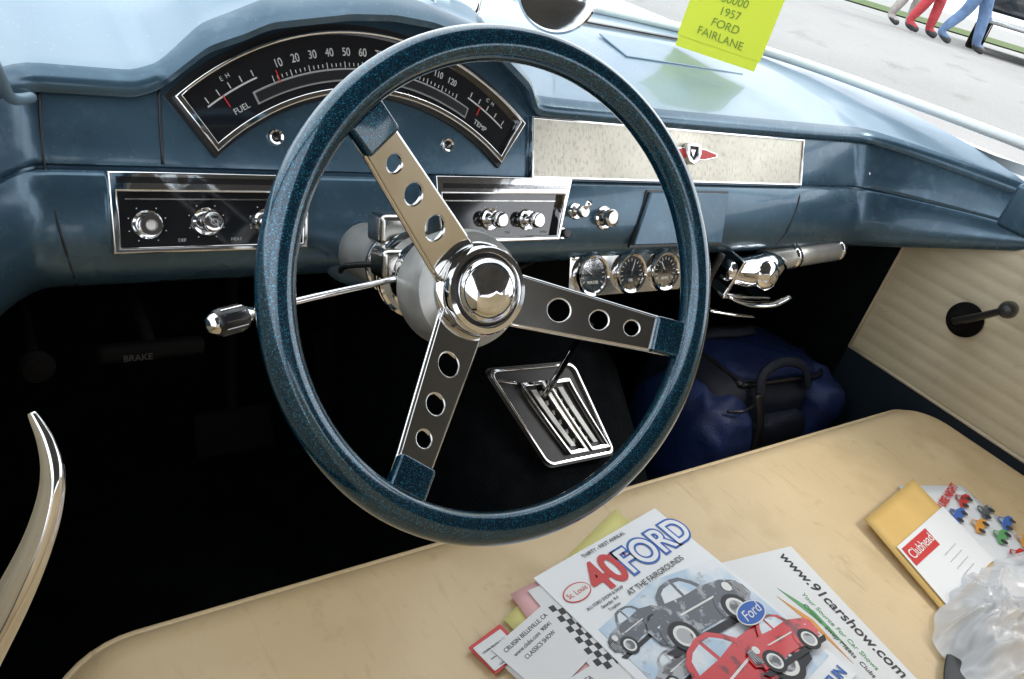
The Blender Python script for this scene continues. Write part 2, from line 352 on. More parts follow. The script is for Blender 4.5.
# ================================================================= GAUGE POD
gp=empty("auxiliary_gauge_panel")
gm=frame((.808,.692,-.423),(1,0,-.01),(0,.42,1))
shape("panel",rrect(-.111,.111,-.030,.030,.004),[],.003,gm,M['steel'],gp,bevel=.0006)
box("flange",gm@Matrix.Translation((0,.030,-.012)),.22,.003,.026,M['steel'],gp)
for i,gx in enumerate((-.073,0,.070)):
    g=gm@Matrix.Translation((gx,-.001,.002))
    revolve("gauge_bezel",[(.0295,0),(.0295,.005),(.0275,.009),(.0245,.008),(.0235,.005)],g,M['chrome'],gp)
    revolve("gauge_dial",[(.024,.0),(.024,.005),(0,.005)],g,M['gauge'],gp)
    for q in range(-120,121,20):
        t=math.radians(q); box("tick",g@Matrix.Translation((.019*math.sin(t),.019*math.cos(t),.0053))@Matrix.Rotation(-t,4,'Z'),.0009,.004,.0004,M['white'],gp)
    t=math.radians((-60,20,-30)[i])
    box("needle",g@Matrix.Rotation(-t,4,'Z')@Matrix.Translation((0,.007,.0058)),.0012,.020,.0005,M['white'],gp)
    revolve("needle_hub",[(.003,.005),(.003,.007),(0,.007)],g,M['black'],gp,seg=16)
    text(("WATER","OIL","AMPS")[i],g@Matrix.Translation((0,-.010,.0054)),.006,M['white'],gp)
for sx in (-.104,.104):
    revolve("screw",[(.003,.0),(.003,.002),(.0015,.003),(0,.003)],gm@Matrix.Translation((sx,.022,.002)),M['chrome'],gp,seg=12)

# ================================================================= STEERING WHEEL
sw=empty("steering_wheel")
C=Vector((.3538,.3959,-.2528)); al,be=.498,-.1165
WX=Vector((math.cos(be),math.sin(be),0)); WW=Vector((-math.sin(be)*math.sin(al),math.cos(be)*math.sin(al),math.cos(al))); WN=WX.cross(WW)
if WN.y>0: WN=-WN
ring=[C+.177*(math.cos(t)*WX+math.sin(t)*WW) for t in np.linspace(0,2*math.pi,145)[:-1]]
tube("rim",ring,.0126,M['flake'],sw,seg=24,closed=True,up=WN)
SP=[135.5,-122.5,-14.5]
for a in SP:
    t=math.radians(a); rad=math.cos(t)*WX+math.sin(t)*WW; tan=-math.sin(t)*WX+math.cos(t)*WW
    p0=C+rad*.026-WN*.060; p1=C+rad*.158-WN*.006
    ln=(p1-p0).length
    m_=frame(p0,p1-p0,tan)
    w0,w1=.0205,.0135
    def hw(s): return w0+(w1-w0)*min(1,s/(ln*.95))
    out=[(0,-w0)]+[(s,-hw(s)) for s in np.linspace(.01,ln,8)]+[(s,hw(s)) for s in np.linspace(ln,.01,8)]+[(0,w0)]
    holes=[circ(s,0,r) for s,r in ((.045,.0098),(.080,.0084),(.109,.0068))]
    shape("spoke",out,holes,.0030,m_,M['steel'],sw,bevel=.0008)
    for sg in (-1,1):
        tube("spoke_flange",[m_@V(s,sg*hw(s),-.0012) for s in np.linspace(0,ln,10)],.0021,M['chrome'],sw,seg=10,smooth=0)
    for s,r in ((.045,.0098),(.080,.0084),(.109,.0068)):
        tube("hole_lip",[m_@V(s+(r+.0004)*math.cos(q),(r+.0004)*math.sin(q),.0012) for q in np.linspace(0,2*math.pi,29)[:-1]],.0009,M['chrome'],sw,seg=6,closed=True)
    g0=C+rad*.143-WN*.0095; g1=C+rad*.168-WN*.002
    gmx=frame((g0+g1)/2,g1-g0,tan)
    box("spoke_socket",gmx,(g1-g0).length,.031,.012,M['flake'],sw,b=.003)
hubm=axis_m(C-WN*.060,WN,tuple(WX))
revolve("hub_disc",[(.036,-.006),(.0385,-.003),(.0385,.001),(.036,.0035),(.033,.004)],hubm,M['chrome'],sw,seg=64)
revolve("hub_ring",[(.0335,.003),(.0355,.006),(.0355,.013),(.0335,.0160),(.030,.0165),(.0285,.0145),(.028,.012)],hubm,M['chrome'],sw,seg=64)
revolve("horn_gap",[(.0284,.0125),(.0270,.0135),(.0265,.0135)],hubm,M['black'],sw,seg=64)
revolve("horn_button",[(.0268,.011),(.0266,.015),(.025,.0195),(.0215,.0232),(.016,.0262),(.008,.0281),(0,.0287)],hubm,M['chrome'],sw,seg=64)
revolve("hub_adapter",[(.048,-.055),(.0495,-.050),(.0495,-.020),(.047,-.012),(.036,-.008),(.030,-.004)],hubm,M['can'],sw,seg=64)

# ================================================================= COLUMN
sc=empty("steering_column")
q0=C-WN*.112
pm=axis_m(q0,(colB-q0),(1,0,0)); ln=(colB-q0).length
revolve("jacket",[(.040,0),(.041,.010),(.036,.016),(.033,.03),(.033,.055),(.038,.058),(.039,.075),(.036,.085),(.030,.09),(.029,ln+.12)],pm,M['can'],sc)
for h,r in ((.012,.0425),(.034,.036),(.046,.036),(.062,.041),(.070,.041),(.095,.033),(.12,.032)):
    revolve("collar",[(r-.004,h-.003),(r,h-.002),(r,h+.002),(r-.004,h+.003)],pm,M['chrome'],sc)
box("signal_switch_housing",pm@Matrix.Translation((-.028,-.012,.065)),.030,.028,.035,M['chromeold'],sc,b=.006)
box("column_clamp",pm@Matrix.Translation((.0,-.036,.12)),.05,.03,.04,M['chromeold'],sc,b=.006)
tube("column_cable",[pm@V(-.03,-.01,.07),pm@V(-.05,.0,.12),pm@V(-.03,.02,.2)],.003,M['black'],sc,seg=8)
tl=empty("turn_signal_lever")
LB=Vector((.330,.520,-.308)); LE=Vector((.166,.463,-.299))
tube("lever_rod",[LB,(.294,.503,-.303),(.23,.483,-.300),LE],.0028,M['chrome'],tl,seg=12)
ld=(Vector((.140,.456,-.2995))-LE).normalized()
lm=axis_m(Vector((.187,.468,-.2995)),ld,(0,0,1))
revolve("lever_knob",[(.003,0),(.0055,.002),(.008,.012),(.0083,.018),(.0078,.030),(.0070,.033),(.0050,.036),(0,.037)],lm,M['chrome'],tl,seg=24)
revolve("lever_knob_sleeve",[(.0080,.0080),(.0088,.0095),(.0094,.018),(.0090,.0290),(.0080,.0305)],lm,M['black'],tl,seg=24)
for k in range(12):
    a=2*math.pi*k/12; box("lever_knob_rib",lm@Matrix.Rotation(a,4,'Z')@Matrix.Translation((.0092,0,.019)),.0012,.0009,.016,M['chrome'],tl)

# ================================================================= CHROME PART UNDER DASH
hb=empty("under_dash_heater_valve")
tube("cylinder",[(1.13,.700,-.425),(1.33,.700,-.412)],.019,M['can'],hb,smooth=0,seg=24)
tube("cylinder_cap",[(1.33,.700,-.412),(1.345,.700,-.411)],[.021,.019],M['chrome'],hb,smooth=0,seg=24)
tube("cylinder_band",[(1.20,.700,-.4205),(1.212,.700,-.4197)],.0215,M['chrome'],hb,smooth=0,seg=24)
tube("body",[(1.03,.695,-.432),(1.08,.69,-.436),(1.13,.69,-.432),(1.17,.695,-.43)],[.016,.026,.028,.018],M['chrome'],hb,seg=20)
revolve("pivot",[(.024,0),(.024,.006),(.018,.012),(.008,.016),(0,.016)],axis_m((1.105,.668,-.432),(-.1,-1,.3)),M['chrome'],hb)
box("bracket",frame((1.08,.69,-.470),(1,0,-.1),(0,1,.1)),.13,.05,.006,M['chrome'],hb,b=.002)
box("bracket_leg",frame((1.04,.70,-.44),(1,0,-.1),(0,1,.1)),.008,.05,.07,M['chrome'],hb,b=.002)
tube("lever_arm",[(1.02,.66,-.462),(1.07,.655,-.476),(1.13,.65,-.478),(1.18,.655,-.470)],[.006,.009,.009,.006],M['chrome'],hb,flat=.4)
tube("lever_arm",[(1.0,.67,-.49),(1.05,.66,-.495),(1.10,.655,-.502)],[.007,.009,.005],M['chrome'],hb,flat=.4)
tube("stem",[(1.00,.69,-.40),(.995,.69,-.45),(1.0,.68,-.49)],.006,M['black'],hb)

# ================================================================= CAR BODY
car=empty("classic_car_body")
wbox("floor_pan",-.05,1.55,-1.3,1.0,-.97,-.95,M['carpet'],car)
add("toe_board",[(-.05,.98,-.951),(1.55,.98,-.951),(1.55,1.22,-.70),(-.05,1.22,-.70),(1.55,1.24,-.16),(-.05,1.24,-.16)],[(0,1,2,3),(3,2,4,5)],M['carpet'],car)
tv=[];tf=[];prof=[(-.30,-.95),(-.235,-.93),(-.20,0-.10),(-.17,-.035),(-.12,-.008),(0,0),(.12,-.008),(.17,-.035),(.20,-.10),(.235,-.93),(.30,-.95)]
for y,zt in ((-.4,-.80),(.40,-.775),(.52,-.765),(.60,-.742),(.68,-.672),(.75,-.612),(.85,-.575),(1.0,-.55),(1.25,-.50)):
    for i,(dx,dz) in enumerate(prof):
        z=dz if dz<-.5 else zt+dz
        tv.append((.765+dx,y,max(z,-.955)))
n=len(prof)
for i in range(8):
    for j in range(n-1): tf.append((i*n+j,i*n+j+1,(i+1)*n+j+1,(i+1)*n+j))
add("transmission_tunnel",tv,tf,M['carpet'],car,smooth=True)
wbox("kick_panel",1.485,1.50,.661,1.2,-.95,-.20,M['carpet'],car)
wbox("kick_panel",-.03,-.015,.60,1.2,-.95,-.20,M['carpet'],car)
wbox("sill",1.488,1.52,-.9,.661,-.97,-.615,M['sill'],car)
wbox("sill",-.05,-.02,-.9,.661,-.97,-.615,M['sill'],car)
WB=[(.0,.545,-.150),(.02,.80,-.152),(.06,.96,-.153),(.15,1.07,-.153),(.30,1.14,-.153),(.75,1.17,-.153),(1.03,1.15,-.153),(1.20,1.12,-.153),(1.34,1.06,-.153),(1.42,.96,-.153),(1.455,.80,-.152),(1.475,.545,-.150),(1.48,.47,-.149)]
tube("windshield_lower_moulding",WB,.0085,M['bodyw'],car,seg=10)
tube("windshield_gasket",[(a+(0.013 if a>.75 else -.013)*(abs(a-.75)/.75),b+.014*(1 if b>1 else 0),c+.003) for a,b,c in WB],.006,M['chromeold'],car,seg=10)
RT=[(.06,.40,.31),(.08,.45,.315),(.12,.50,.32),(.20,.54,.325),(.34,.57,.33),(.75,.58,.335),(1.0,.57,.33),(1.16,.55,.328),(1.30,.51,.32),(1.37,.47,.318),(1.40,.43,.315),(1.42,.40,.31),(1.42,.38,.31)]
A=smoothpath(WB,4);B=smoothpath(RT,4);vs=[*A,*B];n=len(A)
glass=bpy.data.materials.new("windshield_glass");glass.use_nodes=True
nt=glass.node_tree;nt.nodes.clear();om=nt.nodes.new("ShaderNodeOutputMaterial");mx=nt.nodes.new("ShaderNodeMixShader");tr=nt.nodes.new("ShaderNodeBsdfTransparent");gl=nt.nodes.new("ShaderNodeBsdfGlossy")
gl.inputs["Roughness"].default_value=.02;tr.inputs[0].default_value=(.95,.97,.96,1)
fr=nt.nodes.new("ShaderNodeFresnel");fr.inputs[0].default_value=1.35
nt.links.new(fr.outputs[0],mx.inputs[0]);nt.links.new(tr.outputs[0],mx.inputs[1]);nt.links.new(gl.outputs[0],mx.inputs[2]);nt.links.new(mx.outputs[0],om.inputs[0])
add("windshield_glass",vs,[(i,i+1,n+i+1,n+i) for i in range(n-1)],glass,car,smooth=True)
rv=[];rf=[]
gx=np.linspace(-.02,1.50,17);gy=np.linspace(-1.1,.60,12)
for i,x in enumerate(gx):
    for j,y in enumerate(gy):
        u=(x-.74)/.76; rv.append((x,y if y<.5 else y-.12*abs(u)**3,.36-.07*abs(u)**3-.03*max(0,(y-.2)/.4)**2-.05*max(0,(-.6-y)/.5)**2))
for i in range(16):
    for j in range(11): rf.append((i*12+j,(i+1)*12+j,(i+1)*12+j+1,i*12+j+1))
o=add("roof",rv,rf,M['bodyw'],car,smooth=True,mats=[M['bodyw'],M['liner']]);so=o.modifiers.new("s",'SOLIDIFY');so.thickness=.035;so.offset=-1;so.material_offset=1
for x in (-.025,1.505):
    tube("a_pillar",[(x,.40,.30),(x,.50,.05),(x,.54,-.15)],.022,M['bodyw'],car)
    tube("c_pillar",[(x,-.75,.30),(x,-.95,.0),(x,-1.1,-.15)],.07,M['bodyw'],car)
wbox("rear_bulkhead",-.05,1.55,-1.25,-1.2,-.95,-.12,M['liner'],car)
hv=[];hf=[]
gx=np.linspace(-.22,1.72,21);gy=np.linspace(1.19,2.7,10)
for x in gx:
    for y in gy:
        u=(x-.75)/.97; hv.append((x,y,-.175-.05*abs(u)**2+ .025*math.exp(-((abs(u)-.86)/.08)**2)-.05*max(0,(y-2.2)/.5)**2-.45*max(0,abs(u)-.93)/.07))
for i in range(20):
    for j in range(9): hf.append((i*10+j,(i+1)*10+j,(i+1)*10+j+1,i*10+j+1))
add("hood",hv,hf,M['bodyw'],car,smooth=True)
add("fender",[(1.50,.60,-.185),(1.66,.60,-.20),(1.72,.60,-.60),(1.72,2.7,-.6),(1.66,1.2,-.20),(1.50,1.2,-.185)],[(0,1,4,5),(1,2,3,4)],M['bodyw'],car)
add("fender",[(.0,.60,-.185),(-.16,.60,-.20),(-.22,.60,-.60),(-.22,2.7,-.6),(-.16,1.2,-.20),(.0,1.2,-.185)],[(5,4,1,0),(4,3,2,1)],M['bodyw'],car)
# ================================================================= DOORS
pdr=empty("passenger_door")
wbox("door_shell",1.502,1.60,-.75,.66,-1.05,-.21,M['bodyw'],pdr,.01)
vs=[];fs=[]
zs=list(np.arange(-.612,-.245,.0035)); ys=[.659,.30,-.1,-.7]
for z in zs:
    ph=((z+.612)/.027)%1; d=.0020*(abs(math.sin(math.pi*ph))**.45)
    for y in ys: vs.append((1.4935-d,y,z))
for i in range(len(zs)-1):
    for j in range(3): fs.append((i*4+j,i*4+j+1,(i+1)*4+j+1,(i+1)*4+j))
add("quilted_panel",vs,fs,M['doorv'],pdr,smooth=True)
tube("panel_piping",[(1.489,.660,-.30),(1.489,.660,-.45),(1.489,.660,-.612)],.0035,M['doorv'],pdr,seg=8,smooth=2)
tube("panel_piping",[(1.489,.660,-.612),(1.489,.3,-.612),(1.489,-.5,-.612)],.0035,M['doorv'],pdr,seg=8,smooth=2)
wbox("door_top_rail",1.474,1.502,-.75,.535,-.283,-.205,M['dash'],pdr,.008)
wc=empty("window_crank")
cmx=axis_m((1.489,.497,-.451),(-1,0,0),(0,1,0))
revolve("escutcheon",[(.032,0),(.031,.006),(.024,.012),(.014,.022),(.012,.032),(0,.033)],cmx,M['rubber'],wc)
tube("arm",[(1.462,.500,-.453),(1.456,.47,-.425),(1.450,.436,-.390)],[.013,.011,.010],M['black'],wc,flat=.6)
revolve("grip",[(.008,-.006),(.014,0),(.015,.012),(.013,.028),(.008,.036),(0,.037)],axis_m((1.453,.434,-.388),(-1,-.2,.1)),M['black'],wc)
ddr=empty("driver_door")
wbox("door_shell",-.13,-.03,-.75,.60,-1.05,-.20,M['bodyw'],ddr,.01)
wbox("door_panel",-.029,-.018,-.75,.60,-.61,-.22,M['doorv'],ddr,.004)
dh=empty("chrome_door_handle")
tube("blade",[(.0395,.370,-.285),(.0440,.360,-.296),(.0455,.350,-.309),(.0425,.342,-.323),(.0355,.334,-.340),(.0245,.326,-.361),(.011,.319,-.384),(-.006,.31,-.41),(-.02,.306,-.425)],[.002,.0042,.0058,.0066,.0074,.0088,.0104,.012,.013],M['chrome'],dh,seg=32,flat=1.,up=(.9,.2,-.35))
revolve("escutcheon",[(.03,0),(.028,.008),(.015,.012),(0,.012)],axis_m((-.018,.306,-.425),(1,0,0),(0,1,0)),M['chrome'],dh)

# ================================================================= SEAT
seat=empty("bench_seat")
def ringpts(ins,z,x0=.038,x1=1.487,y0=-.22,y1=.499,r=.085):
    rr=max(r-ins,.012); return [(x,y,z) for x,y in rrect(x0+ins,x1-ins,y0+ins,y1-ins,rr,10)]
levels=[(.03,-.93),(.006,-.84),(0,-.74),(0,-.661)]+[(.042*(1-math.cos(t)),-.661+.042*math.sin(t)) for t in np.linspace(.15,math.pi/2,9)]+[(.09,-.619),(.15,-.6190),(.25,-.619),(.345,-.619)]
vs=[];fs=[];rings=[ringpts(a,b) for a,b in levels];n=len(rings[0])
for r in rings: vs+=r
for i in range(len(rings)-1):
    for k in range(n): fs.append((i*n+k,i*n+(k+1)%n,(i+1)*n+(k+1)%n,(i+1)*n+k))
fs.append(tuple((len(rings)-1)*n+k for k in range(n)))
add("seat_cushion",vs,fs,M['seat'],seat,smooth=True)
tube("piping",[(x,y,z) for x,y,z in ringpts(.006,-.640)],.0045,M['seat'],seat,seg=8,closed=True)
box("seat_backrest",frame((.767,-.33,-.36),(1,0,0),(0,-.97,-.25)),1.43,.16,.62,M['seat'],seat,b=.06,seg=6)

# ================================================================= SHIFTER
sh=empty("floor_shifter")
c00=Vector((.640,.742,-.605));c10=Vector((.795,.729,-.605));c11=Vector((.838,.624,-.710));c01=Vector((.710,.630,-.710))
sn=(c10-c00).cross(c01-c00).normalized()
if sn.z<0: sn=-sn
def SB(u,v,h=0): return (c00*(1-u)*(1-v)+c10*u*(1-v)+c11*u*v+c01*(1-u)*v)+sn*h
def sshape(nm,out,holes,th,off,m,b=0): return shape(nm,out,holes,th,None,M[m],sh,bevel=b,warp=lambda co:SB(co[0]*10,co[1]*10,off+co[2]))
def S(l): return [(a/10,b/10) for a,b in l]
sshape("base_tray",S(rrect(-.02,1.02,-.02,1.02,.08)),[],.02,.0,'black')
sshape("outer_frame",S(rrect(0,1,0,1,.09)),[S(rrect(.03,.97,.03,.97,.07))],.006,.012,'chrome',.0006)
def bow(u0,u1,n=8,v0=.16,v1=.93,c=.10):
    L_=[(u0+c*(k/n)**1.5,v0+(v1-v0)*k/n) for k in range(n+1)]
    R_=[(u1+c*(k/n)**1.5,v0+(v1-v0)*k/n) for k in range(n,-1,-1)]
    return L_+R_
sshape("gate_plate",S(bow(.25,.50)),[S(bow(.275,.475,v0=.20,v1=.89))],.006,.016,'chrome',.0006)
sshape("gate_plate",S(bow(.56,.84)),[S(bow(.585,.815,v0=.20,v1=.89))],.006,.016,'chrome',.0006)
sshape("gate_slot_liner",S(bow(.345,.405,v0=.24,v1=.85)),[],.003,.0125,'can')
sshape("gate_slot_liner",S(bow(.67,.73,v0=.24,v1=.85)),[],.003,.0125,'can')
sshape("indicator_strip",S(bow(.508,.552)),[],.003,.014,'chromeold')
for u0 in (.435,.615):
    for k in range(6):
        t=.12+k*.15; v=.20+.69*t
        m_=frame(SB(u0+.10*t**1.5,v,.0125),c10-c00,c00-c01); box("gate_mark",m_,.0035,.007,.003,M['dial'],sh)
sshape("rib",S([(.04,.10),(.22,.14),(.22,.17),(.04,.13)]),[],.004,.014,'chrome',.0004)
tube("shift_lever",[SB(.46,.34,.0),SB(.50,.20,.045),SB(.56,.0,.10),SB(.60,-.12,.135)],[.0055,.005,.005,.006],M['chrome'],sh,seg=12)
revolve("shift_knob",[(.006,-.004),(.011,.002),(.013,.012),(.011,.022),(0,.026)],axis_m(SB(.60,-.12,.135),(.1,.1,1)),M['gloss'],sh)

# ================================================================= BAG
bg=empty("duffel_bag")
def blob(name,c,s,m,parent,e=.6,amp=.012,sc=6,seed=0,rot=0,nu=48,nv=30):
    vs=[];fs=[]
    rm=Matrix.Rotation(rot,3,'Z')
    def sp(v,e): return math.copysign(abs(v)**e,v)
    for j in range(nv+1):
        ph=-math.pi/2+math.pi*j/nv
        for i in range(nu):
            th=2*math.pi*i/nu
            p=Vector((s[0]*sp(math.cos(ph),e)*sp(math.cos(th),e),s[1]*sp(math.cos(ph),e)*sp(math.sin(th),e),s[2]*sp(math.sin(ph),e)))
            d=noise.noise(p*sc+Vector((seed,0,0)))*amp-abs(noise.noise(p*sc*3+Vector((seed,3,0))))*amp*.8
            p=p+p.normalized()*d if p.length>0 else p
            vs.append(rm@p+Vector(c))
    for j in range(nv):
        for i in range(nu):
            i2=(i+1)%nu; fs.append((j*nu+i,j*nu+i2,(j+1)*nu+i2,(j+1)*nu+i))
    return add(name,vs,fs,m,parent,smooth=True)
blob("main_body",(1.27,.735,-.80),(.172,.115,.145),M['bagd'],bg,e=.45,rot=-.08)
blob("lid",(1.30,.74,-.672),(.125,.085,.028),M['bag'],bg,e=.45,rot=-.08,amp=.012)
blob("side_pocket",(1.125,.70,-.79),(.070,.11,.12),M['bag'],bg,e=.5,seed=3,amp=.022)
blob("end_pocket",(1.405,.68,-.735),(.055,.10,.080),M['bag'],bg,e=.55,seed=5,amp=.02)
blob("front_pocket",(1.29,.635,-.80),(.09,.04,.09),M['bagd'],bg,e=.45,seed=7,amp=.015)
tube("lid_piping",[(1.175,.66,-.660),(1.19,.82,-.660),(1.30,.832,-.658),(1.42,.81,-.660),(1.425,.66,-.662),(1.30,.648,-.658),(1.175,.66,-.660)],.005,M['black'],bg,seg=8)
tube("zipper",[(1.10,.62,-.675),(1.13,.61,-.672),(1.17,.62,-.675)],.003,M['black'],bg,seg=8)
tube("handle",[(1.20,.63,-.67),(1.21,.65,-.635),(1.27,.66,-.622),(1.33,.65,-.632),(1.35,.63,-.67)],.010,M['bagd'],bg,seg=10,flat=.5)
tube("handle",[(1.20,.80,-.66),(1.21,.79,-.635),(1.27,.77,-.625),(1.33,.78,-.632),(1.35,.79,-.66)],.010,M['bagd'],bg,seg=10,flat=.5)
tube("strap",[(1.19,.63,-.66),(1.195,.60,-.72),(1.19,.59,-.80)],.014,M['black'],bg,flat=.3)

# ================================================================= PAPERS
def sheet(name,corners,m,parent,th=.0006,curl=0.,nx=10,ny=10,seed=0):
    a,b,c,d=[Vector(p) for p in corners]; vs=[];fs=[]
    for j in range(ny+1):
        for i in range(nx+1):
            u=i/nx;v=j/ny;p=a*(1-u)*(1-v)+b*u*(1-v)+c*u*v+d*(1-u)*v
            p=p+V(0,0,curl*((u-.5)**2*2+ (v-.5)**2)+curl*.4*noise.noise(p*9+V(seed,0,0))); vs.append(p)
    for j in range(ny):
        for i in range(nx): k=j*(nx+1)+i; fs.append((k,k+nx+1,k+nx+2,k+1))
    o=add(name,vs,fs,m,parent,smooth=True); s_=o.modifiers.new("s",'SOLIDIFY'); s_.thickness=th; s_.offset=-1; return o
Z0=-.6175
def PM(o,ang,z): return Matrix.Translation((o[0],o[1],z))@Matrix.Rotation(ang,4,'Z')
br=empty("car_show_brochure"); bz=Z0+.0075
bm=PM((.489,.395),math.radians(9.5),bz)@Matrix.Translation((0,-.279,0))
def flat(nm,out,m,lay,par=br,mt=None,holes=[]): return shape(nm,out,holes,.00016,(mt or bm)@Matrix.Translation((0,0,.0006+.00022*lay)),M[m] if isinstance(m,str) else m,par)
shape("page",rrect(0,.222,0,.279,.001),[],.0016,bm@Matrix.Translation((0,0,-.0006)),M['glossp'],br)
M['skyb']=mat("pale_blue_print",(.42,.56,.70),.35,coat=.3,var=[(25,(.70,.74,.78),.4,.6),(60,(.35,.38,.40),.6,.7)])
M['dgrey']=mat("grey_car_print",(.07,.08,.10),.3,coat=.3,var=[(70,(.32,.34,.37),.54,.62),(160,(.5,.52,.55),.66,.70)])
M['lgrey']=mat("light_grey_print",(.42,.43,.45),.3,var=(90,(.12,.12,.13),.5,.58))
M['redcar']=mat("red_car_print",(.60,.012,.015),.25,coat=.4,var=[(60,(.20,.004,.008),.54,.62)])
M['orange']=mat("orange_print",(.7,.3,.04),.4)
M['greenp']=mat("green_print",(.1,.35,.12),.4)
flat("printed_sky",[(.012,.03),(.215,.03),(.218,.185),(.12,.205),(.012,.195)],'skyb',0)
def carart(x,y,s,m,lay,flip=1,tilt=.15):
    c,sn_=math.cos(tilt),math.sin(tilt)
    def T(l): return [(x+s*(flip*a*c-b*sn_),y+s*(flip*a*sn_+b*c)) for a,b in l]
    flat("printed_car_shadow",T([(-1.1,-.08),(1.1,-.08),(1.0,-.2),(-1.0,-.2)]),'ink',lay)
    flat("printed_car_body",T([(-1.05,.05),(-1.1,.3),(-1.0,.42),(-.75,.50),(-.58,.56),(-.48,.74),(-.30,.84),(-.05,.88),(.15,.85),(.32,.70),(.42,.56),(.8,.52),(1.02,.42),(1.12,.28),(1.12,.1),(.9,-.02),(-.9,-.04)]),m,lay+1)
    flat("printed_car_window",T([(-.46,.56),(-.38,.72),(-.26,.78),(-.08,.80),(-.08,.54)]),'skyb',lay+2)
    flat("printed_car_window",T([(-.02,.54),(-.02,.80),(.12,.78),(.24,.67),(.31,.56)]),'skyb',lay+2)
    flat("printed_chrome_strip",T([(-.9,.30),(.75,.34),(.75,.31),(-.9,.27)]),'white',lay+2)
    for wx in (-.62,.62):
        flat("printed_fender",T([(wx+.36*math.cos(t),.02+.36*math.sin(t)) for t in np.linspace(-.2,math.pi+.2,14)]),m,lay+3)
        flat("printed_wheel",T(circ(wx,0,.26,20)),'ink',lay+4); flat("printed_whitewall",T(circ(wx,0,.18,20)),'white',lay+5); flat("printed_wheel_hub",T(circ(wx,0,.13,16)),'lgrey',lay+6)
    flat("printed_grille",T([(.85,.08),(1.08,.12),(1.05,.40),(.88,.42)]),'lgrey',lay+4)
    for q in range(4): flat("printed_grille_bar",T([(.87+.05*q,.10),(.885+.05*q,.10),(.895+.05*q,.39),(.88+.05*q,.39)]),'ink',lay+5)
    flat("printed_headlight",T(circ(.80,.36,.09,12)),'white',lay+5)
carart(.050,.165,.040,'dgrey',1,-1,.05)
carart(.050,.110,.034,'lgrey',1,1,.0)
carart(.130,.132,.072,'dgrey',8,1,-.12)
carart(.100,.052,.088,'redcar',16,1,.05)
carart(.176,.058,.052,'redcar',24,-1,-.12)
flat("printed_oval",circ(.178,.112,.024,30,.0135),'white',32); flat("printed_oval",circ(.178,.112,.0225,30,.0120),'blueprint',33)
def tx(s,x,y,size,m,lay,mt=None,par=br,ang=0,shear=0,bold=0): return text(s,(mt or bm)@Matrix.Translation((x,y,.0006+.00022*lay))@Matrix.Rotation(ang,4,'Z'),size,M[m],par,"printed_text",ext=.00008,shear=shear,bold=bold)
tx("Ford",.178,.112,.017,'white',34,shear=.3)
tx("40",.078,.240,.054,'red',2,bold=.0016); tx("TH",.112,.252,.016,'red',2,bold=.0006)
tx("FORD",.168,.238,.048,'blueprint',2,bold=.0034); tx("FORD",.168,.238,.048,'glossp',3,bold=.0006)
tx("AT THE FAIRGROUNDS",.13,.208,.010,'ink',3); tx("THIRTY - FIRST ANNUAL",.11,.271,.007,'ink',3)
flat("printed_badge",circ(.028,.240,.020,24,.011),'red',1); flat("printed_badge",circ(.028,.240,.0185,24,.0096),'white',2); tx("St. Louis",.028,.240,.009,'red',3)
for i in range(3): tx(("ALL FORD SHOW & SWAP","Saturday  9-4","Trophies")[i],.05,.218-i*.0065,.0052,'ink',3)
tx("RELIVE THE FUN",.150,.012,.017,'blueprint',3,bold=.0004)
fl=empty("flyer_sheets")
sheet("yellow_sheet",[(.432,.366,Z0+.0015),(.66,.452,Z0+.0015),(.68,.30,Z0+.0015),(.46,.22,Z0+.0015)],M['yelp'],fl,curl=.001)
sheet("white_sheet",[(.400,.325,Z0+.003),(.55,.385,Z0+.003),(.60,.24,Z0+.003),(.44,.17,Z0+.003)],M['paper'],fl,curl=.0008)
sheet("pink_sheet",[(.455,.388,Z0+.0045),(.60,.405,Z0+.0045),(.58,.20,Z0+.0045),(.45,.20,Z0+.0045)],M['pinkp'],fl,curl=.0005)
ck=empty("checkered_flag_card"); km=PM((.474,.384),math.radians(3),Z0+.0060)
shape("card",rrect(0,.05,-.19,0,.001),[],.0008,km,M['paper'],ck)
for i in range(4):
    for j in range(12):
        if (i+j)%2==0: box("check",km@Matrix.Translation((.010+i*.007,-.03-j*.007,.0007)),.007,.007,.0003,M['ink'],ck)
rc=empty("business_cards")
for (x,y,a,mm,z,w,h) in ((.380,.350,.25,'red',.004,.045,.036),(.383,.347,.22,'paper',.0052,.038,.030),(.398,.338,.30,'paper',.0064,.085,.07),(.39,.275,.1,'paper',.0078,.09,.06)):
    mt=PM((x,y),a,Z0+z); shape("card",rrect(0,w,-h,0,.001),[],.0008,mt,M[mm],rc)
    if mm=='paper':
        for k in range(3): text(("CRUISIN BELLEVILLE, CA","www.clubs.com  90041","CLASSICS SHOW")[k],mt@Matrix.Translation((w/2,-.010-k*.009,.0006)),w*.075,M['ink'],rc,"printed_text",ext=.0001)
sf=empty("show_flyer"); sm=PM((.735,.332),math.radians(-7),Z0+.003)
shape("page",rrect(-.10,.115,-.279,0,.001),[],.001,sm,M['paper'],sf)
sm2=sm@Matrix.Translation((0,0,.0009))
text("www.91carshow.com",sm2@Matrix.Translation((.096,-.10,.0))@Matrix.Rotation(math.radians(-86),4,'Z'),.021,M['ink'],sf,"printed_text",ext=.0001,bold=.0003)
text("Your Source For Car Shows",sm2@Matrix.Translation((.072,-.12,.0))@Matrix.Rotation(math.radians(-86),4,'Z'),.0095,M['greenp'],sf,"printed_text",ext=.0001)
text("Cruises  Swap Meets  Clubs",sm2@Matrix.Translation((.060,-.13,.0))@Matrix.Rotation(math.radians(-86),4,'Z'),.009,M['ink'],sf,"printed_text",ext=.0001)
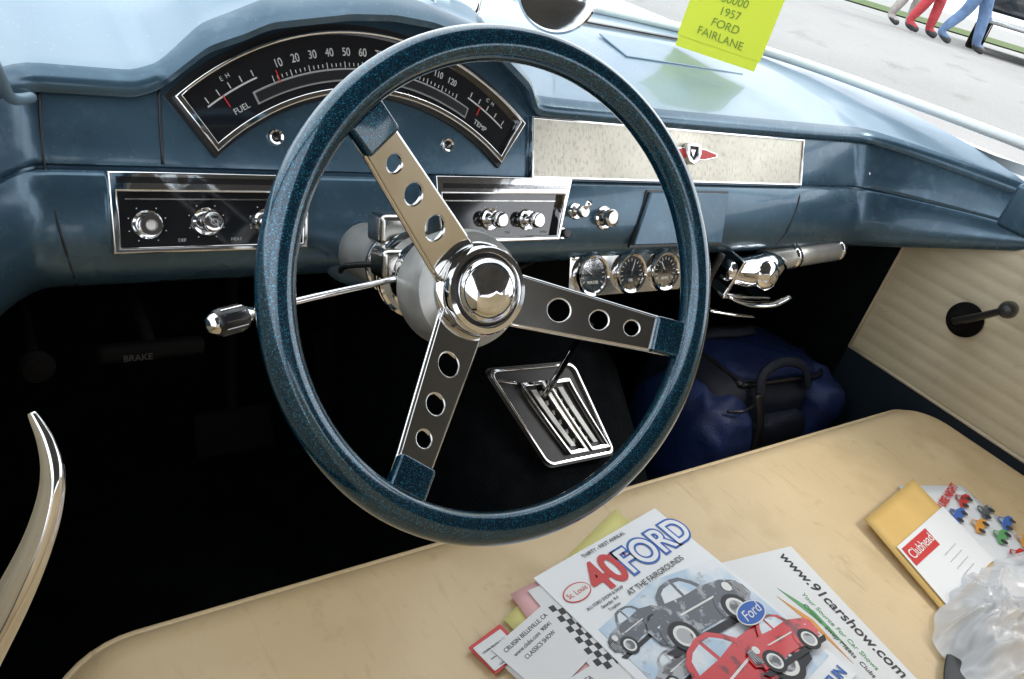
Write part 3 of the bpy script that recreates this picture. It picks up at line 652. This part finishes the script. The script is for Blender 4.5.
shape("printed_swoosh",[(.030,-.06),(.050,-.10),(.052,-.16),(.044,-.11)],[],.0002,sm2,M['orange'],sf)
shape("printed_swoosh",[(.040,-.05),(.062,-.09),(.064,-.15),(.055,-.10)],[],.0002,sm2,M['greenp'],sf)
ev=empty("manila_envelope"); e0=Vector((1.003,.309,Z0+.010)); e1=Vector((1.175,.335,Z0+.014)); e2=Vector((1.130,.175,Z0+.007)); e3=Vector((.960,.158,Z0+.004))
sheet("envelope",[e0,e1,e2,e3],M['manila'],ev,th=.0015,curl=0)
def EB(u,v,h): return e0*(1-u)*(1-v)+e1*u*(1-v)+e2*u*v+e3*(1-u)*v+V(0,0,h)
def equad(nm,u0,u1,v0,v1,h,m): add(nm,[EB(u0,v0,h),EB(u1,v0,h),EB(u1,v1,h),EB(u0,v1,h)],[(3,2,1,0)],M[m],ev)
equad("label",.07,1.02,.36,.95,.0022,'paper'); equad("label_red",.10,.56,.40,.58,.0027,'red')
def etext(s,u,v,size,m): text(s,frame(EB(u,v,.0032),e1-e0,e0-e3),size,M[m],ev,"printed_text",ext=.0001,shear=.2)
etext("Clubhead",.33,.49,.019,'white')
for k in range(4): etext("- - - - - - - - -",.62,.66+k*.07,.008,'ink')
cf=empty("classic_car_flyer"); c0=[(1.150,.340,Z0+.003),(1.275,.300,Z0+.003),(1.245,.150,Z0+.003),(.985,.120,Z0+.003)]
sheet("page",c0,M['glossp'],cf,curl=.0006)
fmx=frame((1.215,.262,Z0+.0060),(1,.25,0),(-.25,1,0))
text("CRUISE NIGHT",fmx@Matrix.Translation((0,.03,0)),.016,M['red'],cf,"printed_text",ext=.0001,bold=.0006)
def carart2(mt,x,y,s,m,par):
    def T(l): return [(x+s*a,y+s*b) for a,b in l]
    shape("printed_car_body",T([(-1.05,.05),(-1.1,.3),(-.55,.48),(-.35,.82),(.15,.88),(.42,.55),(1.05,.38),(1.12,.1),(.9,-.02),(-.9,-.04)]),[],.0002,mt,M[m],par)
    shape("printed_car_window",T([(-.45,.5),(-.28,.76),(.1,.78),(.28,.54)]),[],.0002,mt@Matrix.Translation((0,0,.0003)),M['lgrey'],par)
    for wx in (-.6,.6): shape("printed_wheel",T(circ(wx,0,.24,16)),[],.0002,mt@Matrix.Translation((0,0,.0005)),M['ink'],par)
for i,(a,b_,m__) in enumerate(((-.028,.000,'blueprint'),(.022,.004,'redcar'),(-.022,-.030,'orange'),(.028,-.028,'dgrey'),(-.015,-.060,'greenp'),(.032,-.058,'blueprint'),(-.04,-.088,'redcar'),(.012,-.088,'orange'))): carart2(fmx,a,b_,.021,m__,cf)
pbag=empty("plastic_bag")
pm_=bpy.data.materials.new("thin_white_plastic");pm_.use_nodes=True;b=pm_.node_tree.nodes["Principled BSDF"]
b.inputs["Base Color"].default_value=(.80,.82,.85,1);b.inputs["Roughness"].default_value=.22;b.inputs["Alpha"].default_value=.66
vs=[];fs=[];nx,ny=130,100
def rdg(x,y,z): return 1-abs(noise.noise(V(x,y,z)))*2.6
for j in range(ny+1):
    for i in range(nx+1):
        u=i/nx*2-1;v=j/ny*2-1; a_=math.atan2(v,u)
        wob=1+.16*noise.noise(V(math.cos(a_)*2.4,math.sin(a_)*2.4,4))+.05*noise.noise(V(math.cos(a_)*7,math.sin(a_)*7,4))
        rr_=max(abs(u),abs(v)); q=math.hypot(u,v) or 1; cxr=u/q*rr_*wob; cyr=v/q*rr_*wob
        wx_=.6*noise.noise(V(u*1.5,v*1.5,7)); wy_=.6*noise.noise(V(u*1.5,v*1.5,17))
        x=1.10+.235*cxr; y=.062+.125*cyr
        fade=(1-rr_**5)
        h=.018*(1-rr_**3)+.032*max(0,rdg(u*1.5+v*.9+wx_,v*.9+wy_,1))**2*fade+.016*max(0,rdg(u*3.2-v*1.6+wx_*2,v*2.2+wy_*2,2))**2*fade+.006*max(0,rdg(u*8+wx_*3,v*6+wy_*3,3))**1.5*(1-rr_**9)
        vs.append((x,y,Z0+.004+h))
for j in range(ny):
    for i in range(nx): k=j*(nx+1)+i; fs.append((k,k+1,k+nx+2,k+nx+1))
add("crumpled_film",vs,fs,pm_,pbag,smooth=True)
stp=empty("seat_belt"); 
tube("webbing",[(.74,-.10,Z0+.004),(.80,.02,Z0+.004),(.86,.085,Z0+.006),(.96,.12,Z0+.006),(1.05,.13,Z0+.004)],.022,M['black'],stp,flat=.10,up=(0,0,1))

# ================================================================= NOTE, MIRROR
nc=empty("handwritten_note_card")
n0=Vector((1.060,.985,-.146));n1=Vector((1.163,.888,-.150)); nu=(n1-n0)
upv=(V(0,0,1)+V(.12,.10,0)).normalized(); X_=nu.normalized()
nmx=frame(n0,X_,upv)
shape("card",[(0,0),(.146,0.0),(.146,.110),(0,.110)],[],.0008,nmx,M['noteg'],nc)
box("folded_foot",nmx@Matrix.Translation((.073,-.0075,.0)),.140,.017,.0008,M['noteg'],nc)
for k,s in enumerate(("FAIRLANE","FORD","1957","60000")):
    text(s,nmx@Matrix.Translation((.070,.016+k*.020,.0012))@Matrix.Rotation(-.05+.03*k,4,'Z'),.0185,M['notei'],nc,"handwriting",ext=.0001,bold=-.0001,shear=(-.1,.08,0,.1)[k])
rm=empty("round_dash_mirror")
mc=Vector((.728,.908,-.108)); mdir=Vector((-.62,-.76,.22))
mm_=axis_m(mc,mdir,(1,0,0))
revolve("mirror_housing",[(0,-.028),(.02,-.026),(.045,-.012),(.054,.0),(.055,.004),(.052,.0065),(.049,.005)],mm_,M['chrome'],rm,seg=64)
M['mirror']=mat("mirror_glass",(.62,.75,.55),.03,1.)  # green reflection of trees tinted into the glass colour
revolve("mirror_glass",[(.0495,.0045),(0,.0045)],mm_,M['mirror'],rm,seg=64)
tube("stalk",[mc-mdir.normalized()*.02,(.70,.955,-.12),(.62,.92,-.125),(.60,.90,-.150),(.598,.90,-.165)],.005,M['chrome'],rm,seg=12)
revolve("stalk_base",[(.018,0),(.016,.006),(.006,.010)],axis_m((.598,.90,-.166),(0,0,1)),M['chrome'],rm)

# ================================================================= OUTSIDE
def gz(x,y):
    d=math.hypot(x,y); return -1.25+.86*sst(3.2,13.2,d)*(1 if x>0 else 0)*sst(0,3,x)
vs=[];fs=[]
rr=[0,1.5,3,4,5,6,7,8,9,10,11,12,13,14,16,20,30,60,150,500,1500];na=72
for r in rr:
    for k in range(na):
        a=2*math.pi*k/na; x=r*math.cos(a);y=r*math.sin(a); vs.append((x,y,gz(x,y)))
for i in range(len(rr)-1):
    for k in range(na):
        k2=(k+1)%na; fs.append((i*na+k,(i+1)*na+k,(i+1)*na+k2,i*na+k2))
add("ground",vs,fs,M['asphalt'],None,smooth=True)
def gstrip(name,p0,p1,w,m,h):
    p0=Vector(p0);p1=Vector(p1);d=(p1-p0).normalized();nn=Vector((-d.y,d.x));vs=[];N=40
    for i in range(N+1):
        p=p0.lerp(p1,i/N)
        for s in (-.5,.5):
            q=p+nn*w*s; vs.append((q.x,q.y,gz(q.x,q.y)+h))
    add(name,vs,[(2*i,2*i+1,2*i+3,2*i+2) for i in range(N)],m,None)
gstrip("grass",(14,24),(36,5),10,M['grass'],.03)
def person(name,loc,face,shirt,pants,hair,stride,arm=.2,shoe=(.03,.03,.03)):
    J={};E=[];vt=[];rad=[]
    def j(n,p,r,par=None):
        J[n]=len(vt);vt.append(p);rad.append(r)
        if par: E.append((J[par],J[n]))
    j('pel',(0,0,.96),(.16,.13)); j('wai',(0.01,0,1.10),(.145,.115),'pel'); j('che',(0.01,0,1.32),(.165,.12),'wai'); j('sho',(0,0,1.43),(.10,.09),'che')
    j('nek',(.015,0,1.50),(.055,.055),'sho'); j('jaw',(.03,0,1.58),(.07,.08),'nek'); j('hed',(.02,0,1.66),(.078,.095),'jaw'); j('top',(.01,0,1.73),(.055,.065),'hed')
    for s,sg in (('l',1),('r',-1)):
        st=stride*sg
        j('hip'+s,(st*.1,.09*sg,.88),(.115,.115),'pel'); j('kne'+s,(st*.5+.04,.10*sg,.50),(.088,.088),'hip'+s)
        j('ank'+s,(st*1.0-.05*(sg*stride<0),.10*sg,.09+.05*(sg*stride<0)),(.066,.066),'kne'+s); j('toe'+s,(st*1.0+.15,.11*sg,.04),(.045,.05),'ank'+s)
        j('shd'+s,(0,.19*sg,1.41),(.062,.062),'sho'); j('elb'+s,(-st*.3,.25*sg,1.14),(.045,.045),'shd'+s)
        j('wri'+s,(-st*.5+.10,.24*sg,.92),(.030,.030),'elb'+s); j('han'+s,(-st*.5+.14,.235*sg,.84),(.032,.022),'wri'+s)
        j('fin'+s,(-st*.5+.16,.23*sg,.77),(.018,.014),'han'+s)
    me=bpy.data.meshes.new(name); me.from_pydata(vt,E,[]); o=bpy.data.objects.new(name,me); COL.objects.link(o)
    o.modifiers.new("skin",'SKIN'); o.modifiers.new("sub",'SUBSURF').levels=2
    for v,r in zip(me.skin_vertices[0].data,rad): v.radius=r
    me.skin_vertices[0].data[0].use_root=True
    bpy.context.view_layer.update()
    m2=bpy.data.meshes.new_from_object(o.evaluated_get(bpy.context.evaluated_depsgraph_get())); bpy.data.objects.remove(o)
    ms=[mat(name+"_shirt",shirt,.8,bump=(20,.01)),mat(name+"_trousers",pants,.85,bump=(14,.02),var=(6,tuple(c*.6 for c in pants),.4,.7)),mat(name+"_skin",(.45,.26,.18),.5),mat(name+"_hair",hair,.6),mat(name+"_shoes",shoe,.5)]
    m2.materials.clear()
    for q in ms: m2.materials.append(q)
    for p in m2.polygons:
        c=p.center; p.use_smooth=True
        if c.z<.10: k=4
        elif c.z<.98 and abs(c.y)<.205: k=1
        elif c.z>1.50: k=3 if (c.z>1.69 or (c.x<-.01 and c.z>1.56)) else 2
        elif abs(c.y)>.19 and c.z<1.2: k=2
        else: k=0
        p.material_index=k
    m2.transform(Matrix.Translation((loc[0],loc[1],gz(loc[0],loc[1])+.0))@Matrix.Rotation(face,4,'Z'))
    ob=bpy.data.objects.new(name,m2); COL.objects.link(ob)
    return ob
person("walking_person",(12.15,6.12),math.radians(-60),(.5,.5,.52),(.12,.20,.36),(.1,.06,.03),.24)
person("walking_person.001",(12.4,6.90),math.radians(-70),(.5,.1,.12),(.48,.05,.06),(.05,.03,.02),.12)
person("walking_person.002",(12.7,7.42),math.radians(-80),(.6,.45,.4),(.45,.42,.4),(.2,.15,.1),.10)
pt=empty("pickup_truck"); tp=Vector((15.9,6.75)); tz=gz(tp.x,tp.y)
TM=Matrix.Translation((tp.x,tp.y,tz))@Matrix.Rotation(math.radians(25),4,'Z')
tpaint=mat("dark_truck_paint",(.02,.025,.03),.25,.2,coat=.6)
def side(nm,out,w,m,y=0): 
    mtx=TM@Matrix.Translation((0,y,0))@Matrix.Rotation(math.radians(90),4,'X'); return shape(nm,out,[],w,mtx,m,pt,bevel=.03)
def arch(cx_,r=.44): return [(cx_+r*math.cos(t),.42+r*math.sin(t)) for t in np.linspace(math.pi,0,10)]
side("body",[(-2.6,.42)]+arch(-1.6)+arch(1.6)+[(2.6,.42),(2.62,.95),(2.4,1.08),(1.0,1.12),(-2.6,1.12)],1.85,tpaint)
side("cab",[(-.75,1.1),(1.05,1.1),(.45,1.72),(-.6,1.76)],1.65,tpaint)
gm2=mat("truck_window",(.02,.03,.035),.05,0,coat=1)
side("side_windows",[(-.6,1.17),(.85,1.17),(.4,1.63),(-.52,1.66)],1.70,gm2)
for wx in (-1.6,1.6):
    for wy in (-.85,.85):
        w_=TM@Matrix.Translation((wx,wy,.38))@Matrix.Rotation(math.radians(90),4,'X')
        revolve("tyre",[(.22,-.11),(.36,-.11),(.38,-.08),(.38,.08),(.36,.11),(.22,.11),(.20,.06),(0,.06)],w_,M['rubber'],pt,seg=28)
        revolve("wheel_rim",[(.22,.09),(.2,.115),(.08,.10),(0,.115)],w_,M['steel'],pt,seg=24); revolve("wheel_rim",[(.22,-.09),(.2,-.115),(.08,-.10),(0,-.115)],w_,M['steel'],pt,seg=24)
for sx in (-2.68,2.68): box("bumper",TM@Matrix.Translation((sx,0,.50)),.12,1.8,.16,M['chrome'],pt,b=.03)
for sy in (-.7,.7): box("tail_lamp",TM@Matrix.Translation((-2.63,sy*1.2,.9)),.05,.14,.26,M['red'],pt,b=.01)
box("licence_plate",TM@Matrix.Translation((-2.66,0,.75)),.02,.32,.16,M['white'],pt,b=.005)

# ================================================================= LIGHT, CAMERA
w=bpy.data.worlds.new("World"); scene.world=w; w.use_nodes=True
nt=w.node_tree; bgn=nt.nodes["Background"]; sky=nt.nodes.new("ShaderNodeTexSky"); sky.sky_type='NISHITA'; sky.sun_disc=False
SE,SA=math.radians(48),math.radians(118)
sky.sun_elevation=SE; sky.sun_rotation=SA; sky.dust_density=3.5; sky.air_density=1.0
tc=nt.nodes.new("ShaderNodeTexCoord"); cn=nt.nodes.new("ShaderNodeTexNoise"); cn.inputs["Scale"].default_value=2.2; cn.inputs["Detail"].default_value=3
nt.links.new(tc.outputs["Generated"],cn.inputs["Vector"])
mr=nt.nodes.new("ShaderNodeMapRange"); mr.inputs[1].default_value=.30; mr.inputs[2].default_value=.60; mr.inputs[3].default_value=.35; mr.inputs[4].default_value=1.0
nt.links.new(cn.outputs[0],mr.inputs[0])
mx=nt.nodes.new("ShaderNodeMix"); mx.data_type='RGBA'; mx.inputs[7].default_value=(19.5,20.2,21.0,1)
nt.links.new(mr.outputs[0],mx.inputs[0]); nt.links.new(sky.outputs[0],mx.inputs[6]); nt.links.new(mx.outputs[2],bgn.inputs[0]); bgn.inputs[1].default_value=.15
ld_=bpy.data.lights.new("sun",'SUN'); ld_.energy=1.5; ld_.angle=math.radians(14); ld_.color=(1,.96,.9)
so=bpy.data.objects.new("sun",ld_); COL.objects.link(so)
sd=Vector((math.sin(SA)*math.cos(SE),math.cos(SA)*math.cos(SE),math.sin(SE)))
so.rotation_euler=sd.to_track_quat('Z','Y').to_euler()
cam=bpy.data.cameras.new("camera"); co=bpy.data.objects.new("camera",cam); COL.objects.link(co)
cam.lens=27.98; cam.sensor_width=36; cam.clip_start=.02; cam.clip_end=4000
Rv=Vector((.8005,-.5432,.2528));Dv=Vector((-.0988,-.5359,-.8385));Fv=Vector((.5911,.6463,-.4826))
co.matrix_world=Matrix((Rv,-Dv,-Fv)).transposed().to_4x4()
scene.camera=co
for o in scene.objects:
    if o.parent is None: o.location.z+=1.25
scene.view_settings.view_transform='Standard'; scene.view_settings.look='None'; scene.view_settings.exposure=0
